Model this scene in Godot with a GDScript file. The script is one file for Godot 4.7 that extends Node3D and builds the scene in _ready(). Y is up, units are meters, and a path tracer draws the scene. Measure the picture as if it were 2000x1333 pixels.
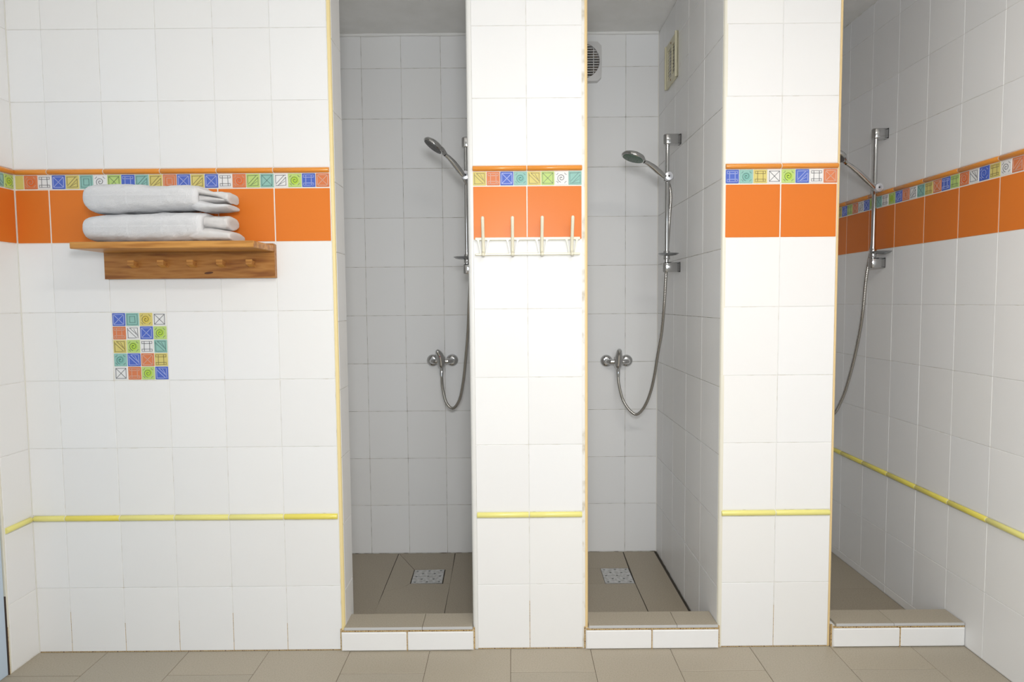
extends Node3D

# ---------------------------------------------------------------- geometry helpers
class Geo:
	var v := PackedVector3Array()
	var g := PackedInt32Array()
	var top := 1

	func tri(a: Vector3, b: Vector3, c: Vector3, grp: int) -> void:
		v.append(a); v.append(b); v.append(c); g.append(grp)

	# a closed solid: triangles turned so that it faces outwards (clockwise)
	func solid(t: PackedVector3Array, grp: PackedInt32Array) -> void:
		var o := t[0]
		var vol := 0.0
		for i in range(0, t.size(), 3):
			vol += (t[i] - o).dot((t[i + 1] - o).cross(t[i + 2] - o))
		for i in range(0, t.size(), 3):
			if vol > 0.0:
				tri(t[i], t[i + 2], t[i + 1], grp[i / 3])
			else:
				tri(t[i], t[i + 1], t[i + 2], grp[i / 3])

	func cbox(c: Vector3, s: Vector3, b: float) -> void:
		var h := s * 0.5
		var f := func(sx: float, sy: float, sz: float, ax: int) -> Vector3:
			var e := Vector3(h.x - b, h.y - b, h.z - b)
			e[ax] = h[ax]
			return c + Vector3(sx * e.x, sy * e.y, sz * e.z)
		var put := func(p: Vector3, q: Vector3, r: Vector3) -> void:
			if (q - p).cross(r - p).dot((p + q + r) / 3.0 - c) > 0.0:
				tri(p, r, q, -1)
			else:
				tri(p, q, r, -1)
		var sg := [-1.0, 1.0]
		for ax in 3:
			for s0 in sg:
				var k := []
				for m in [[-1.0, -1.0], [1.0, -1.0], [1.0, 1.0], [-1.0, 1.0]]:
					var q := [0.0, 0.0, 0.0]
					q[ax] = s0; q[(ax + 1) % 3] = m[0]; q[(ax + 2) % 3] = m[1]
					k.append(f.call(q[0], q[1], q[2], ax))
				put.call(k[0], k[1], k[2]); put.call(k[0], k[2], k[3])
		if b > 0.0:
			for ax in 3:
				var a1 := (ax + 1) % 3
				var a2 := (ax + 2) % 3
				for s1 in sg:
					for s2 in sg:
						var q := [0.0, 0.0, 0.0]
						q[a1] = s1; q[a2] = s2
						q[ax] = -1.0
						var p0 = f.call(q[0], q[1], q[2], a1); var p1 = f.call(q[0], q[1], q[2], a2)
						q[ax] = 1.0
						var p2 = f.call(q[0], q[1], q[2], a2); var p3 = f.call(q[0], q[1], q[2], a1)
						put.call(p0, p1, p2); put.call(p0, p2, p3)
			for sx in sg:
				for sy in sg:
					for sz in sg:
						put.call(f.call(sx, sy, sz, 0), f.call(sx, sy, sz, 1), f.call(sx, sy, sz, 2))

	# rings of equal length, closed across; caps at both ends; hard[i]: a crease before ring i
	func loft(rings: Array, caps := true, crease := []) -> void:
		var t := PackedVector3Array()
		var gr := PackedInt32Array()
		var n: int = rings[0].size()
		for i in rings.size() - 1:
			if i in crease:
				top += 1
			var a: PackedVector3Array = rings[i]
			var b: PackedVector3Array = rings[i + 1]
			for j in n:
				var k := (j + 1) % n
				t.append_array([a[j], b[j], b[k], a[j], b[k], a[k]])
				gr.append(top); gr.append(top)
		top += 1
		if caps:
			for e in [0, rings.size() - 1]:
				var r: PackedVector3Array = rings[e]
				var c := Vector3.ZERO
				for p in r: c += p
				c /= n
				for j in n:
					var k := (j + 1) % n
					if e == 0: t.append_array([c, r[j], r[k]])
					else: t.append_array([c, r[k], r[j]])
					gr.append(top)
				top += 1
		solid(t, gr)

	func tube(path: PackedVector3Array, radii: PackedFloat32Array, sides := 12) -> void:
		var rings := []
		var d0 := (path[1] - path[0]).normalized()
		var u := d0.cross(Vector3.UP if absf(d0.y) < 0.9 else Vector3.RIGHT).normalized()
		for i in path.size():
			var d: Vector3
			if i == 0: d = path[1] - path[0]
			elif i == path.size() - 1: d = path[i] - path[i - 1]
			else: d = path[i + 1] - path[i - 1]
			d = d.normalized()
			u = (u - d * u.dot(d)).normalized()
			var w := d.cross(u)
			var r := radii[mini(i, radii.size() - 1)]
			var ring := PackedVector3Array()
			for j in sides:
				var a := TAU * j / sides
				ring.append(path[i] + (u * cos(a) + w * sin(a)) * r)
			rings.append(ring)
		loft(rings)

	# profile of (radius, height) along an axis
	func lathe(at: Vector3, axis: Vector3, prof: Array, sides := 28, sx := 1.0) -> void:
		var d := axis.normalized()
		var u := d.cross(Vector3.UP if absf(d.y) < 0.9 else Vector3.RIGHT).normalized()
		var w := d.cross(u)
		var rings := []
		var crease := []
		for i in prof.size():
			var p: Vector2 = prof[i]
			var ring := PackedVector3Array()
			for j in sides:
				var a := TAU * j / sides
				ring.append(at + d * p.y + (u * cos(a) * sx + w * sin(a)) * maxf(p.x, 1e-5))
			rings.append(ring)
			if i > 0 and i < prof.size() - 1:
				var q0: Vector2 = prof[i] - prof[i - 1]
				var q1: Vector2 = prof[i + 1] - prof[i]
				if absf(q0.angle_to(q1)) > 0.7: crease.append(i)
		loft(rings, true, crease)

	# polygon (in the plane of u and w) pushed along n
	func prism(poly: PackedVector2Array, o: Vector3, u: Vector3, w: Vector3, n: Vector3, smooth := false) -> void:
		var idx := Geometry2D.triangulate_polygon(poly)
		var t := PackedVector3Array()
		var gr := PackedInt32Array()
		var m := poly.size()
		var at := func(i: int) -> Vector3: return o + u * poly[i].x + w * poly[i].y
		var orient := Geometry2D.is_polygon_clockwise(poly)
		for i in m:
			var k := (i + 1) % m
			var a: Vector3 = at.call(i); var b: Vector3 = at.call(k)
			if orient: t.append_array([a, b + n, b, a, a + n, b + n])
			else: t.append_array([a, b, b + n, a, b + n, a + n])
			gr.append(top if smooth else -1); gr.append(top if smooth else -1)
		top += 1
		for i in range(0, idx.size(), 3):
			var a: Vector3 = at.call(idx[i]); var b: Vector3 = at.call(idx[i + 1]); var c: Vector3 = at.call(idx[i + 2])
			var cw := (poly[idx[i + 1]] - poly[idx[i]]).cross(poly[idx[i + 2]] - poly[idx[i]]) > 0.0
			# bottom looks along -n, top along +n (same hand as the sides)
			if cw: t.append_array([a, c, b, a + n, b + n, c + n])
			else: t.append_array([a, b, c, a + n, c + n, b + n])
			gr.append(-1); gr.append(-1)
		solid(t, gr)

	func mesh() -> ArrayMesh:
		var st := SurfaceTool.new()
		st.begin(Mesh.PRIMITIVE_TRIANGLES)
		for i in g.size():
			st.set_smooth_group(g[i])
			for j in 3:
				st.add_vertex(v[i * 3 + j])
		st.generate_normals()
		return st.commit()


var M := {}
var cache := {}
var taken := {}
var rng := RandomNumberGenerator.new()

func lin(r: float, g: float, b: float) -> Color:
	return Color(r, g, b).linear_to_srgb()

func mat(key: String, c: Color, rough: float, metal := 0.0, spec := 0.5) -> StandardMaterial3D:
	var m := StandardMaterial3D.new()
	m.resource_name = key
	m.albedo_color = c
	m.roughness = rough
	m.metallic = metal
	m.metallic_specular = spec
	M[key] = m
	return m

func noise_tex(sd: int, freq: float, cols: Array, offs: Array, octaves := 4, size := 512) -> NoiseTexture2D:
	var n := FastNoiseLite.new()
	n.seed = sd
	n.noise_type = FastNoiseLite.TYPE_SIMPLEX_SMOOTH
	n.frequency = freq
	n.fractal_octaves = octaves
	var t := NoiseTexture2D.new()
	t.width = size; t.height = size; t.seamless = true; t.noise = n
	var gr := Gradient.new()
	gr.colors = PackedColorArray(cols)
	gr.offsets = PackedFloat32Array(offs)
	t.color_ramp = gr
	return t

func tri_tex(m: StandardMaterial3D, t: Texture2D, scale: Vector3, world := false) -> void:
	m.albedo_texture = t
	m.uv1_triplanar = true
	m.uv1_world_triplanar = world
	m.uv1_scale = scale

func numbered(called: String) -> String:
	if not taken.has(called):
		taken[called] = 0
		return called
	taken[called] += 1
	return "%s_%03d" % [called, taken[called]]

func thing(called: String, label: String, category: String, at: Vector3, group := "") -> Node3D:
	var o := Node3D.new()
	o.name = numbered(called)
	add_child(o)
	o.position = at
	o.set_meta("label", label)
	o.set_meta("category", category)
	if group: o.set_meta("group", group)
	return o

func structure(called: String, label: String, at := Vector3.ZERO) -> Node3D:
	var o := Node3D.new()
	o.name = called
	add_child(o)
	o.position = at
	o.set_meta("kind", "structure")
	o.set_meta("label", label)
	return o

func part(parent: Node3D, called: String, mesh: Mesh, m: Material, xf := Transform3D.IDENTITY) -> MeshInstance3D:
	var o := MeshInstance3D.new()
	o.name = called
	o.mesh = mesh
	o.material_override = m
	o.cast_shadow = GeometryInstance3D.SHADOW_CASTING_SETTING_ON
	parent.add_child(o, true)
	o.transform = xf
	return o

func block(parent: Node3D, called: String, lo: Vector3, hi: Vector3, m: Material, bevel := 0.0) -> MeshInstance3D:
	return part(parent, called, slab(hi - lo, bevel), m, Transform3D(Basis.IDENTITY, (lo + hi) * 0.5))

# shared chamfered box
func slab(s: Vector3, bevel: float) -> ArrayMesh:
	var key := "%.4f %.4f %.4f %.4f" % [s.x, s.y, s.z, bevel]
	if not cache.has(key):
		var q := Geo.new()
		q.cbox(Vector3.ZERO, s, bevel)
		cache[key] = q.mesh()
	return cache[key]

# a wall face: o is a point of the finished tile face, u runs along the wall, n out of it
class Face:
	var o: Vector3
	var u: Vector3
	var n: Vector3
	func at(x: float, y: float, d := 0.0) -> Transform3D:
		return Transform3D(Basis(u, Vector3.UP, n), o + u * x + Vector3.UP * y + n * d)

func face(o: Vector3, u: Vector3, n: Vector3) -> Face:
	var f := Face.new()
	f.o = o; f.u = u; f.n = n
	return f

const T := 0.008   # tile thickness
func tile(parent: Node3D, f: Face, x0: float, x1: float, y0: float, y1: float, m: Material, called := "tile", proud := 0.0, gap := 0.0009, bev := 0.0010) -> MeshInstance3D:
	var w := x1 - x0 - 2.0 * gap
	var h := y1 - y0 - 2.0 * gap
	if w < 0.004 or h < 0.004: return null
	var jig := rng.randf_range(-0.0003, 0.0003)
	return part(parent, called, slab(Vector3(w, h, T), bev), m, f.at((x0 + x1) * 0.5, (y0 + y1) * 0.5, -T * 0.5 + proud + jig))

func white() -> Material:
	return M["white%d" % rng.randi_range(0, 4)]

func grid(parent: Node3D, f: Face, xs: Array, ys: Array, skip := []) -> void:
	for i in xs.size() - 1:
		for j in ys.size() - 1:
			if not [i, j] in skip:
				tile(parent, f, xs[i], xs[i + 1], ys[j], ys[j + 1], white())

# half-round trim piece of length l lying along x, flat side at z = 0
func half_round(l: float, h: float, d: float) -> ArrayMesh:
	var key := "hr %.4f %.4f %.4f" % [l, h, d]
	if not cache.has(key):
		var q := Geo.new()
		var rings := []
		for s in [[-0.5, 0.82], [-0.5, 0.9], [-0.49, 1.0], [0.49, 1.0], [0.5, 0.9], [0.5, 0.82]]:
			var x: float = (absf(s[0]) - (0.5 - 0.5)) * signf(s[0]) * l
			if absf(s[0]) < 0.5: x = signf(s[0]) * (l * 0.5 - 0.0016)
			var ring := PackedVector3Array()
			for j in 11:
				var a := PI * j / 10.0
				ring.append(Vector3(x, cos(a) * h * 0.5 * s[1], sin(a) * d * s[1] + 0.0))
			ring.append(Vector3(x, -h * 0.5 * s[1], -0.006))
			ring.append(Vector3(x, h * 0.5 * s[1], -0.006))
			rings.append(ring)
		q.loft(rings)
		cache[key] = q.mesh()
	return cache[key]

func trim_row(parent: Node3D, f: Face, xs: Array, y0: float, y1: float, depth: float, mats: Array, called: String) -> void:
	for i in xs.size() - 1:
		part(parent, called, half_round(xs[i + 1] - xs[i] - 0.003, y1 - y0 - 0.002, depth), mats[i % mats.size()], f.at((xs[i] + xs[i + 1]) * 0.5, (y0 + y1) * 0.5))
		if i > 0:
			part(parent, "joint", half_round(0.0036, (y1 - y0 - 0.002) * 0.94, depth * 0.88), M.grout_bright, f.at(xs[i], (y0 + y1) * 0.5))

# ---------------------------------------------------------------- the patterned border tiles
func ribbon(q: Geo, pts: Array, w: float, closed := false) -> void:
	var n := pts.size()
	for i in (n if closed else n - 1):
		var a: Vector2 = pts[i]
		var b: Vector2 = pts[(i + 1) % n]
		var d := (b - a).normalized()
		var s := Vector2(-d.y, d.x) * w * 0.5
		var e := d * w * 0.25
		q.prism(PackedVector2Array([a - e - s, b + e - s, b + e + s, a - e + s]), Vector3(0, 0, -0.0006), Vector3.RIGHT, Vector3.UP, Vector3(0, 0, 0.0013))

func motif(kind: String) -> ArrayMesh:
	if cache.has("motif" + kind): return cache["motif" + kind]
	var q := Geo.new()
	var w := 0.0019
	var k := 0.0182
	match kind:
		"X":
			ribbon(q, [Vector2(-k, -k), Vector2(k, -k), Vector2(k, k), Vector2(-k, k)], w, true)
			ribbon(q, [Vector2(-k, k), Vector2(k, -k)], w)
			ribbon(q, [Vector2(-k, -k), Vector2(k, k)], w)
		"Z":
			ribbon(q, [Vector2(-k, k * 0.95), Vector2(k, k)], w)
			ribbon(q, [Vector2(-k, -k), Vector2(k, -k * 0.95), Vector2(k, k * 0.6), Vector2(-k * 0.55, -k)], w)
			ribbon(q, [Vector2(-k, -k * 0.75), Vector2(k * 0.7, k)], w)
			ribbon(q, [Vector2(-k, k), Vector2(-k, -k * 0.5)], w)
			ribbon(q, [Vector2(-k * 0.2, -k * 0.75), Vector2(k * 0.8, -k * 0.2)], w * 0.8)
		"G":
			for s in [-1.0, 1.0]:
				ribbon(q, [Vector2(-k, s * k * 0.55), Vector2(k, s * k * 0.55)], w)
				ribbon(q, [Vector2(-k, s * k), Vector2(k, s * k * 0.97)], w * 0.8)
				ribbon(q, [Vector2(s * k * 0.55, -k), Vector2(s * k * 0.52, k)], w)
				ribbon(q, [Vector2(s * k, k), Vector2(s * k, k * 0.55)], w * 0.8)
				ribbon(q, [Vector2(s * k, -k), Vector2(s * k, -k * 0.55)], w * 0.8)
		"Q":
			ribbon(q, [Vector2(-k, -k), Vector2(k, -k), Vector2(k, k), Vector2(-k, k)], w * 0.8, true)
			ribbon(q, [Vector2(-k * 0.5, -k * 0.6), Vector2(k * 0.55, -k * 0.6), Vector2(k * 0.5, k * 0.6), Vector2(-k * 0.5, k * 0.6)], w, true)
		"S":
			var p := []
			for i in 30:
				var a := 0.4 + i * 0.36
				p.append(Vector2(cos(a), sin(a)) * (0.0015 + 0.0135 * i / 29.0))
			ribbon(q, p, w)
			for s in [[-1, 1], [1, 1], [1, -1], [-1, -1]]:
				var c := []
				for i in 4:
					var a := 0.25 + i * 0.36
					c.append(Vector2(s[0] * (k + 0.002 - cos(a) * 0.009), s[1] * (k + 0.002 - sin(a) * 0.009)))
				ribbon(q, c, w * 0.8)
	cache["motif" + kind] = q.mesh()
	return cache["motif" + kind]

const NAMES := {"y": "yellow", "o": "orange", "w": "white", "b": "blue", "t": "teal", "g": "green"}
# code: colour letter, motif letter, then r when the motif is mirrored
func border_tile(parent: Node3D, f: Face, code: String, x0: float, x1: float, y0: float, y1: float) -> void:
	var c := code[0]
	var b := tile(parent, f, x0, x1, y0, y1, M["border_" + c], "border_tile", 0.0004, 0.0011, 0.001)
	if b == null: return
	if x1 - x0 < 0.04: return
	if code[1] == "S" and c != "w":
		if not cache.has("disc"):
			var q := Geo.new()
			q.lathe(Vector3(0, 0, -0.0006), Vector3(0, 0, 1), [Vector2(0.0145, 0), Vector2(0.0145, 0.0009)], 20)
			cache["disc"] = q.mesh()
		part(b, "disc", cache["disc"], M["vivid_" + c], Transform3D(Basis.IDENTITY, Vector3(0, 0, T * 0.5)))
	var bs := Basis.IDENTITY
	if code.length() > 2: bs = Basis(Vector3(0, 0, 1), PI / 2)
	part(b, "motif", motif(code[1]), M["line_" + c], Transform3D(bs, Vector3(0, 0, T * 0.5)))

func border_row(parent: Node3D, f: Face, codes: Array, x0: float, pitch: float, y0: float, y1: float) -> void:
	for i in codes.size():
		border_tile(parent, f, codes[i], x0 + i * pitch, x0 + (i + 1) * pitch, y0, y1)

# ---------------------------------------------------------------- the world
const YROW := [0.244, 0.494, 0.518, 0.7653, 1.0126, 1.2601, 1.5065, 1.6970, 1.7480, 1.7685, 2.0019, 2.2505, 2.499, 2.630]
const XL := -1.761
const XR := 1.664
const ZB := -1.009
const CEIL := 2.634
const ZR := 4.2
# opening of the vent duct in the right partition
const VY0 := 2.320
const VY1 := 2.450
const VZ0 := -0.787
const VZ1 := -0.657
const FLOOR_IN := -0.036

func stall_rows() -> Array:
	var r := [FLOOR_IN + 0.001]
	for k in range(1, 11): r.append(-0.027 + 0.2493 * k)
	r.append(CEIL - 0.003)
	return r

func build_light() -> void:
	var cam := Camera3D.new()
	cam.name = "camera"
	add_child(cam)
	cam.fov = 55.891
	cam.near = 0.02
	cam.position = Vector3(0, 1.2861, 2.3133)
	cam.rotation = Vector3(-0.061075, 0.0, -0.00839)
	cam.current = true
	var we := WorldEnvironment.new()
	var e := Environment.new()
	e.background_mode = Environment.BG_COLOR
	e.background_color = Color(0.75, 0.82, 0.9)
	e.tonemap_mode = Environment.TONE_MAPPER_LINEAR
	e.tonemap_exposure = 0.93
	e.sdfgi_enabled = true
	e.ssao_enabled = true
	e.ssil_enabled = true
	we.environment = e
	add_child(we)

	# daylight through the frosted window in the wall behind the camera
	area("window_daylight", Vector3(0.25, 1.62, ZR - 0.045), Vector3.BACK, Vector2(2.3, 1.25), 1.0, Color(0.90, 0.955, 1.0))
	# fluorescent ceiling fitting
	area("ceiling_tube_light", Vector3(0.65, 2.548, 1.85), Vector3.UP, Vector2(1.2, 0.12), 2.6, Color(1.0, 0.985, 0.96))
	# the photographer's flash head with its soft box, just above the lens
	area("flash_light", Vector3(0.03, 1.60, 2.36), Vector3.BACK, Vector2(0.28, 0.22), 2.15, Color(0.985, 0.99, 1.0))

# an area light that shines away from the side that 'back' points to
func area(called: String, at: Vector3, back: Vector3, size: Vector2, energy: float, c: Color) -> void:
	var l := AreaLight3D.new()
	l.name = called
	add_child(l)
	var u := Vector3.RIGHT if absf(back.x) < 0.5 else Vector3(0, 0, 1)
	l.transform = Transform3D(Basis(u, back.cross(u), back), at)
	l.area_size = size
	l.area_normalize_energy = true
	l.light_energy = energy
	l.light_color = c
	l.area_range = 12.0
	l.area_attenuation = 2.0
	l.shadow_enabled = true

func build_materials() -> void:
	var tones := [[0.868, 0.864, 0.858], [0.882, 0.880, 0.876], [0.862, 0.860, 0.856], [0.874, 0.870, 0.860], [0.876, 0.877, 0.878]]
	for i in 5:
		mat("white%d" % i, lin(tones[i][0], tones[i][1], tones[i][2]), 0.36, 0.0, 0.27)
	mat("orange_a", lin(0.74, 0.195, 0.027), 0.34, 0.0, 0.34)
	mat("orange_b", lin(0.78, 0.212, 0.031), 0.34, 0.0, 0.34)
	mat("cigar", lin(0.80, 0.30, 0.045), 0.16)
	mat("rail_pale", lin(0.86, 0.80, 0.27), 0.25)
	mat("rail_deep", lin(0.86, 0.75, 0.14), 0.25)
	mat("grout", lin(0.84, 0.83, 0.80), 0.85)
	tri_tex(M.grout, noise_tex(3, 0.02, [Color(0.86, 0.83, 0.77), Color(1, 1, 1), Color(1, 1, 1)], [0.0, 0.4, 1.0]), Vector3.ONE * 1.3, true)
	mat("grout_bright", lin(0.84, 0.82, 0.76), 0.8)
	mat("grout_stall", lin(0.76, 0.75, 0.715), 0.9)
	tri_tex(M.grout_stall, noise_tex(5, 0.03, [Color(0.60, 0.57, 0.52), Color(0.93, 0.92, 0.90), Color(1, 1, 1)], [0.1, 0.5, 1.0]), Vector3.ONE * 0.9, true)
	mat("stain", lin(0.60, 0.45, 0.24), 0.9)
	tri_tex(M.stain, noise_tex(9, 0.05, [Color(0.42, 0.30, 0.20), Color(0.95, 0.92, 0.85), Color(1.0, 1.0, 1.0)], [0.12, 0.4, 0.9]), Vector3.ONE * 5.0, true)
	mat("bead_yellow", lin(0.86, 0.71, 0.36), 0.35)
	mat("bead_tan", lin(0.82, 0.62, 0.32), 0.35)
	mat("bead_cream", lin(0.80, 0.77, 0.66), 0.35)
	mat("bead_white", lin(0.80, 0.795, 0.77), 0.35)
	var tones_f := [[0.450, 0.395, 0.310], [0.462, 0.406, 0.322], [0.440, 0.390, 0.312]]
	var speck := noise_tex(21, 0.11, [Color(0.91, 0.91, 0.90), Color(0.97, 0.97, 0.965), Color(1, 1, 1)], [0.1, 0.5, 1.0], 5)
	for i in 3:
		var fm := mat("stone%d" % i, lin(tones_f[i][0], tones_f[i][1], tones_f[i][2]), 0.5)
		tri_tex(fm, speck, Vector3.ONE * 2.6, true)
	for i in 2:
		var sm := mat("stall_stone%d" % i, lin(0.385 + 0.012 * i, 0.330 + 0.012 * i, 0.250 + 0.01 * i), 0.4)  # stall floor stone, a darker tone than the room floor
		tri_tex(sm, speck, Vector3.ONE * 2.1, true)
	mat("stone_edge", lin(0.56, 0.56, 0.56), 0.6)
	mat("floor_joint", lin(0.16, 0.13, 0.095), 0.9)
	mat("stall_joint", lin(0.05, 0.042, 0.032), 0.9)
	mat("paint", lin(0.90, 0.893, 0.875), 0.8)
	tri_tex(M.paint, noise_tex(31, 0.012, [Color(0.975, 0.975, 0.97), Color(1, 1, 1)], [0.2, 0.8]), Vector3.ONE * 0.8, true)
	mat("rear_paint", lin(0.86, 0.86, 0.85), 0.8)
	mat("door_blue", lin(0.55, 0.66, 0.78), 0.5)  # even pale blue of the door frame and leaf
	mat("seal", lin(0.06, 0.04, 0.03), 0.7)
	# glazes of the border tiles, their raised lines and the discs of the spirals
	var glaze := {"y": [0.70, 0.60, 0.19], "o": [0.70, 0.215, 0.085], "w": [0.82, 0.82, 0.815], "b": [0.085, 0.15, 0.56], "t": [0.29, 0.54, 0.48], "g": [0.50, 0.67, 0.21]}
	var line := {"y": [0.30, 0.24, 0.09], "o": [0.70, 0.44, 0.34], "w": [0.22, 0.22, 0.23], "b": [0.42, 0.48, 0.80], "t": [0.14, 0.27, 0.25], "g": [0.20, 0.27, 0.12]}
	var vivid := {"y": [0.72, 0.57, 0.10], "o": [0.74, 0.15, 0.03], "b": [0.06, 0.13, 0.58], "t": [0.22, 0.50, 0.44], "g": [0.46, 0.68, 0.07]}
	for c in glaze:
		mat("border_" + c, lin(glaze[c][0], glaze[c][1], glaze[c][2]), 0.2)
		mat("line_" + c, lin(line[c][0], line[c][1], line[c][2]), 0.35)
	for c in vivid:
		mat("vivid_" + c, lin(vivid[c][0], vivid[c][1], vivid[c][2]), 0.2)
	var wood_shaded := mat("wood_shaded", lin(0.44, 0.20, 0.046), 0.38)  # back board wood, darkened: the shelf's shadow is put into its colour
	tri_tex(wood_shaded, noise_tex(41, 0.012, [Color(0.76, 0.66, 0.56), Color(0.93, 0.89, 0.83), Color(1, 1, 1), Color(0.92, 0.86, 0.78)], [0.12, 0.4, 0.62, 0.9], 4), Vector3(0.55, 5.0, 5.0))
	var wood_shaded2 := mat("wood_edge", lin(0.62, 0.30, 0.07), 0.38)
	tri_tex(wood_shaded2, noise_tex(43, 0.012, [Color(0.82, 0.75, 0.66), Color(1, 1, 1)], [0.25, 0.7], 3), Vector3(0.5, 6.0, 6.0))
	mat("knot", lin(0.10, 0.03, 0.008), 0.5)
	var tw := mat("terry", lin(0.90, 0.90, 0.915), 0.95, 0.0, 0.2)
	tw.rim_enabled = true; tw.rim = 0.5; tw.rim_tint = 0.3
	tw.uv1_triplanar = true; tw.uv1_scale = Vector3.ONE * 9.0
	var tn := noise_tex(51, 0.12, [Color.BLACK, Color.WHITE], [0.2, 0.8], 3)
	tn.as_normal_map = true
	tn.bump_strength = 6.0
	tw.normal_enabled = true
	tw.normal_texture = tn
	tw.normal_scale = 1.4
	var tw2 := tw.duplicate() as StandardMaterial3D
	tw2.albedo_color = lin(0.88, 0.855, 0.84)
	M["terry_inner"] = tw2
	mat("ivory", lin(0.82, 0.79, 0.63), 0.3)
	mat("chrome", lin(0.60, 0.60, 0.60), 0.07, 1.0)
	mat("chrome_soft", lin(0.52, 0.52, 0.52), 0.2, 1.0)
	mat("hose", lin(0.50, 0.48, 0.45), 0.22, 1.0)
	mat("knob", lin(0.75, 0.76, 0.80), 0.25, 0.6)
	mat("dark", lin(0.012, 0.012, 0.012), 0.5)
	mat("rubber_grey", lin(0.10, 0.10, 0.10), 0.5)
	mat("spray_green", lin(0.09, 0.15, 0.11), 0.4)
	mat("dish", lin(0.30, 0.31, 0.32), 0.15, 0.6)
	mat("red_mark", lin(0.35, 0.03, 0.05), 0.4)
	mat("vent_cream", lin(0.68, 0.64, 0.46), 0.45)
	mat("fan_brown", lin(0.26, 0.21, 0.16), 0.9)  # brown-grey back of the fan housing
	mat("fan_blade", lin(0.10, 0.095, 0.09), 0.6)
	mat("fan_white", lin(0.70, 0.69, 0.68), 0.35)
	mat("rust", lin(0.25, 0.12, 0.05), 0.9)
	var st := mat("steel", lin(0.62, 0.62, 0.62), 0.42, 0.6)
	tri_tex(st, noise_tex(61, 0.02, [Color(0.88, 0.88, 0.87), Color(1, 1, 1)], [0.2, 0.7]), Vector3.ONE * 4.0)
	mat("plastic_white", lin(0.7, 0.7, 0.7), 0.4)
	mat("plastic_black", lin(0.03, 0.03, 0.03), 0.5)
	var p := mat("frosted", lin(0.8, 0.85, 0.9), 0.6)
	p.emission_enabled = true; p.emission = Color(0.93, 0.97, 1.0); p.emission_energy_multiplier = 1.6
	var d := mat("diffuser", lin(0.8, 0.8, 0.8), 0.5)
	d.emission_enabled = true; d.emission = Color(1.0, 0.965, 0.9); d.emission_energy_multiplier = 4.0
	var fl := mat("flash_window", lin(0.8, 0.8, 0.8), 0.3)
	fl.emission_enabled = true; fl.emission = Color(1.0, 0.985, 0.96); fl.emission_energy_multiplier = 8.0

# quarter-round vertical bead; x, z the sharp corner, sx the side it turns to
func bead(parent: Node3D, x: float, sx: float, y0: float, y1: float, r: float, m: Material) -> void:
	var q := Geo.new()
	var poly := PackedVector2Array()
	for i in 7:
		var a := PI * 0.5 * i / 6.0
		poly.append(Vector2((sin(a) - 1.0) * r, (cos(a) - 1.0) * r))
	poly.append(Vector2(-r * 1.4, -r))
	poly.append(Vector2(-r * 1.4, 0.0))
	var pp := PackedVector2Array()
	for p in poly: pp.append(Vector2(p.x * sx, p.y))
	q.prism(pp, Vector3(x, y0, 0.0), Vector3.RIGHT, Vector3.BACK, Vector3(0, y1 - y0, 0), false)
	part(parent, "corner_bead", q.mesh(), m)

# joint strip darkened by dirt, set between tiles
func joint(parent: Node3D, lo: Vector3, hi: Vector3, m: Material) -> void:
	block(parent, "joint", lo, hi, m)

func front_panel(called: String, label: String, x0: float, x1: float, cols: Array, tx0: float, codes: Array, tpitch: float, cigar_xs: Array, rail_xs: Array, rail_m: Array, hole := []) -> Node3D:
	var w := structure(called, label)
	block(w, "wall_core", Vector3(x0, -0.12, -0.13), Vector3(x1, CEIL, -0.0022), M.grout)
	# brighter wide grout around the coloured band
	block(w, "band_grout", Vector3(cols[0], YROW[6] - 0.002, -0.003), Vector3(cols[-1], YROW[9] + 0.001, -0.0014), M.grout_bright)
	var f := face(Vector3.ZERO, Vector3.RIGHT, Vector3.BACK)
	var spans := [[0.002, YROW[0]], [YROW[0], YROW[1]], [YROW[2], YROW[3]], [YROW[3], YROW[4]], [YROW[4], YROW[5]], [YROW[5], YROW[6]], [YROW[9], YROW[10]], [YROW[10], YROW[11]], [YROW[11], YROW[12]], [YROW[12], YROW[13]]]
	for s in spans.size():
		for i in cols.size() - 1:
			if [i, s] in hole: continue
			tile(w, f, cols[i], cols[i + 1], spans[s][0], spans[s][1], white())
	for i in cols.size() - 1:
		tile(w, f, cols[i], cols[i + 1], YROW[6], YROW[7], M.orange_a if rng.randf() < 0.5 else M.orange_b, "orange_tile", 0.0003, 0.0022)
	border_row(w, f, codes, tx0, tpitch, YROW[7] + 0.001, YROW[8])
	trim_row(w, f, cigar_xs, YROW[8], YROW[9], 0.011, [M.cigar], "orange_trim")
	trim_row(w, f, rail_xs, YROW[1] + 0.001, YROW[2] - 0.001, 0.009, rail_m, "yellow_trim")
	# stained joints between the lowest tiles
	for i in range(1, cols.size() - 1):
		joint(w, Vector3(cols[i] - 0.0014, 0.0, -0.004), Vector3(cols[i] + 0.0014, rng.randf_range(0.09, 0.19), -0.0012), M.stain)
	joint(w, Vector3(cols[0], -0.001, -0.004), Vector3(cols[-1], 0.0022, -0.0008), M.stain)
	return w

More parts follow.
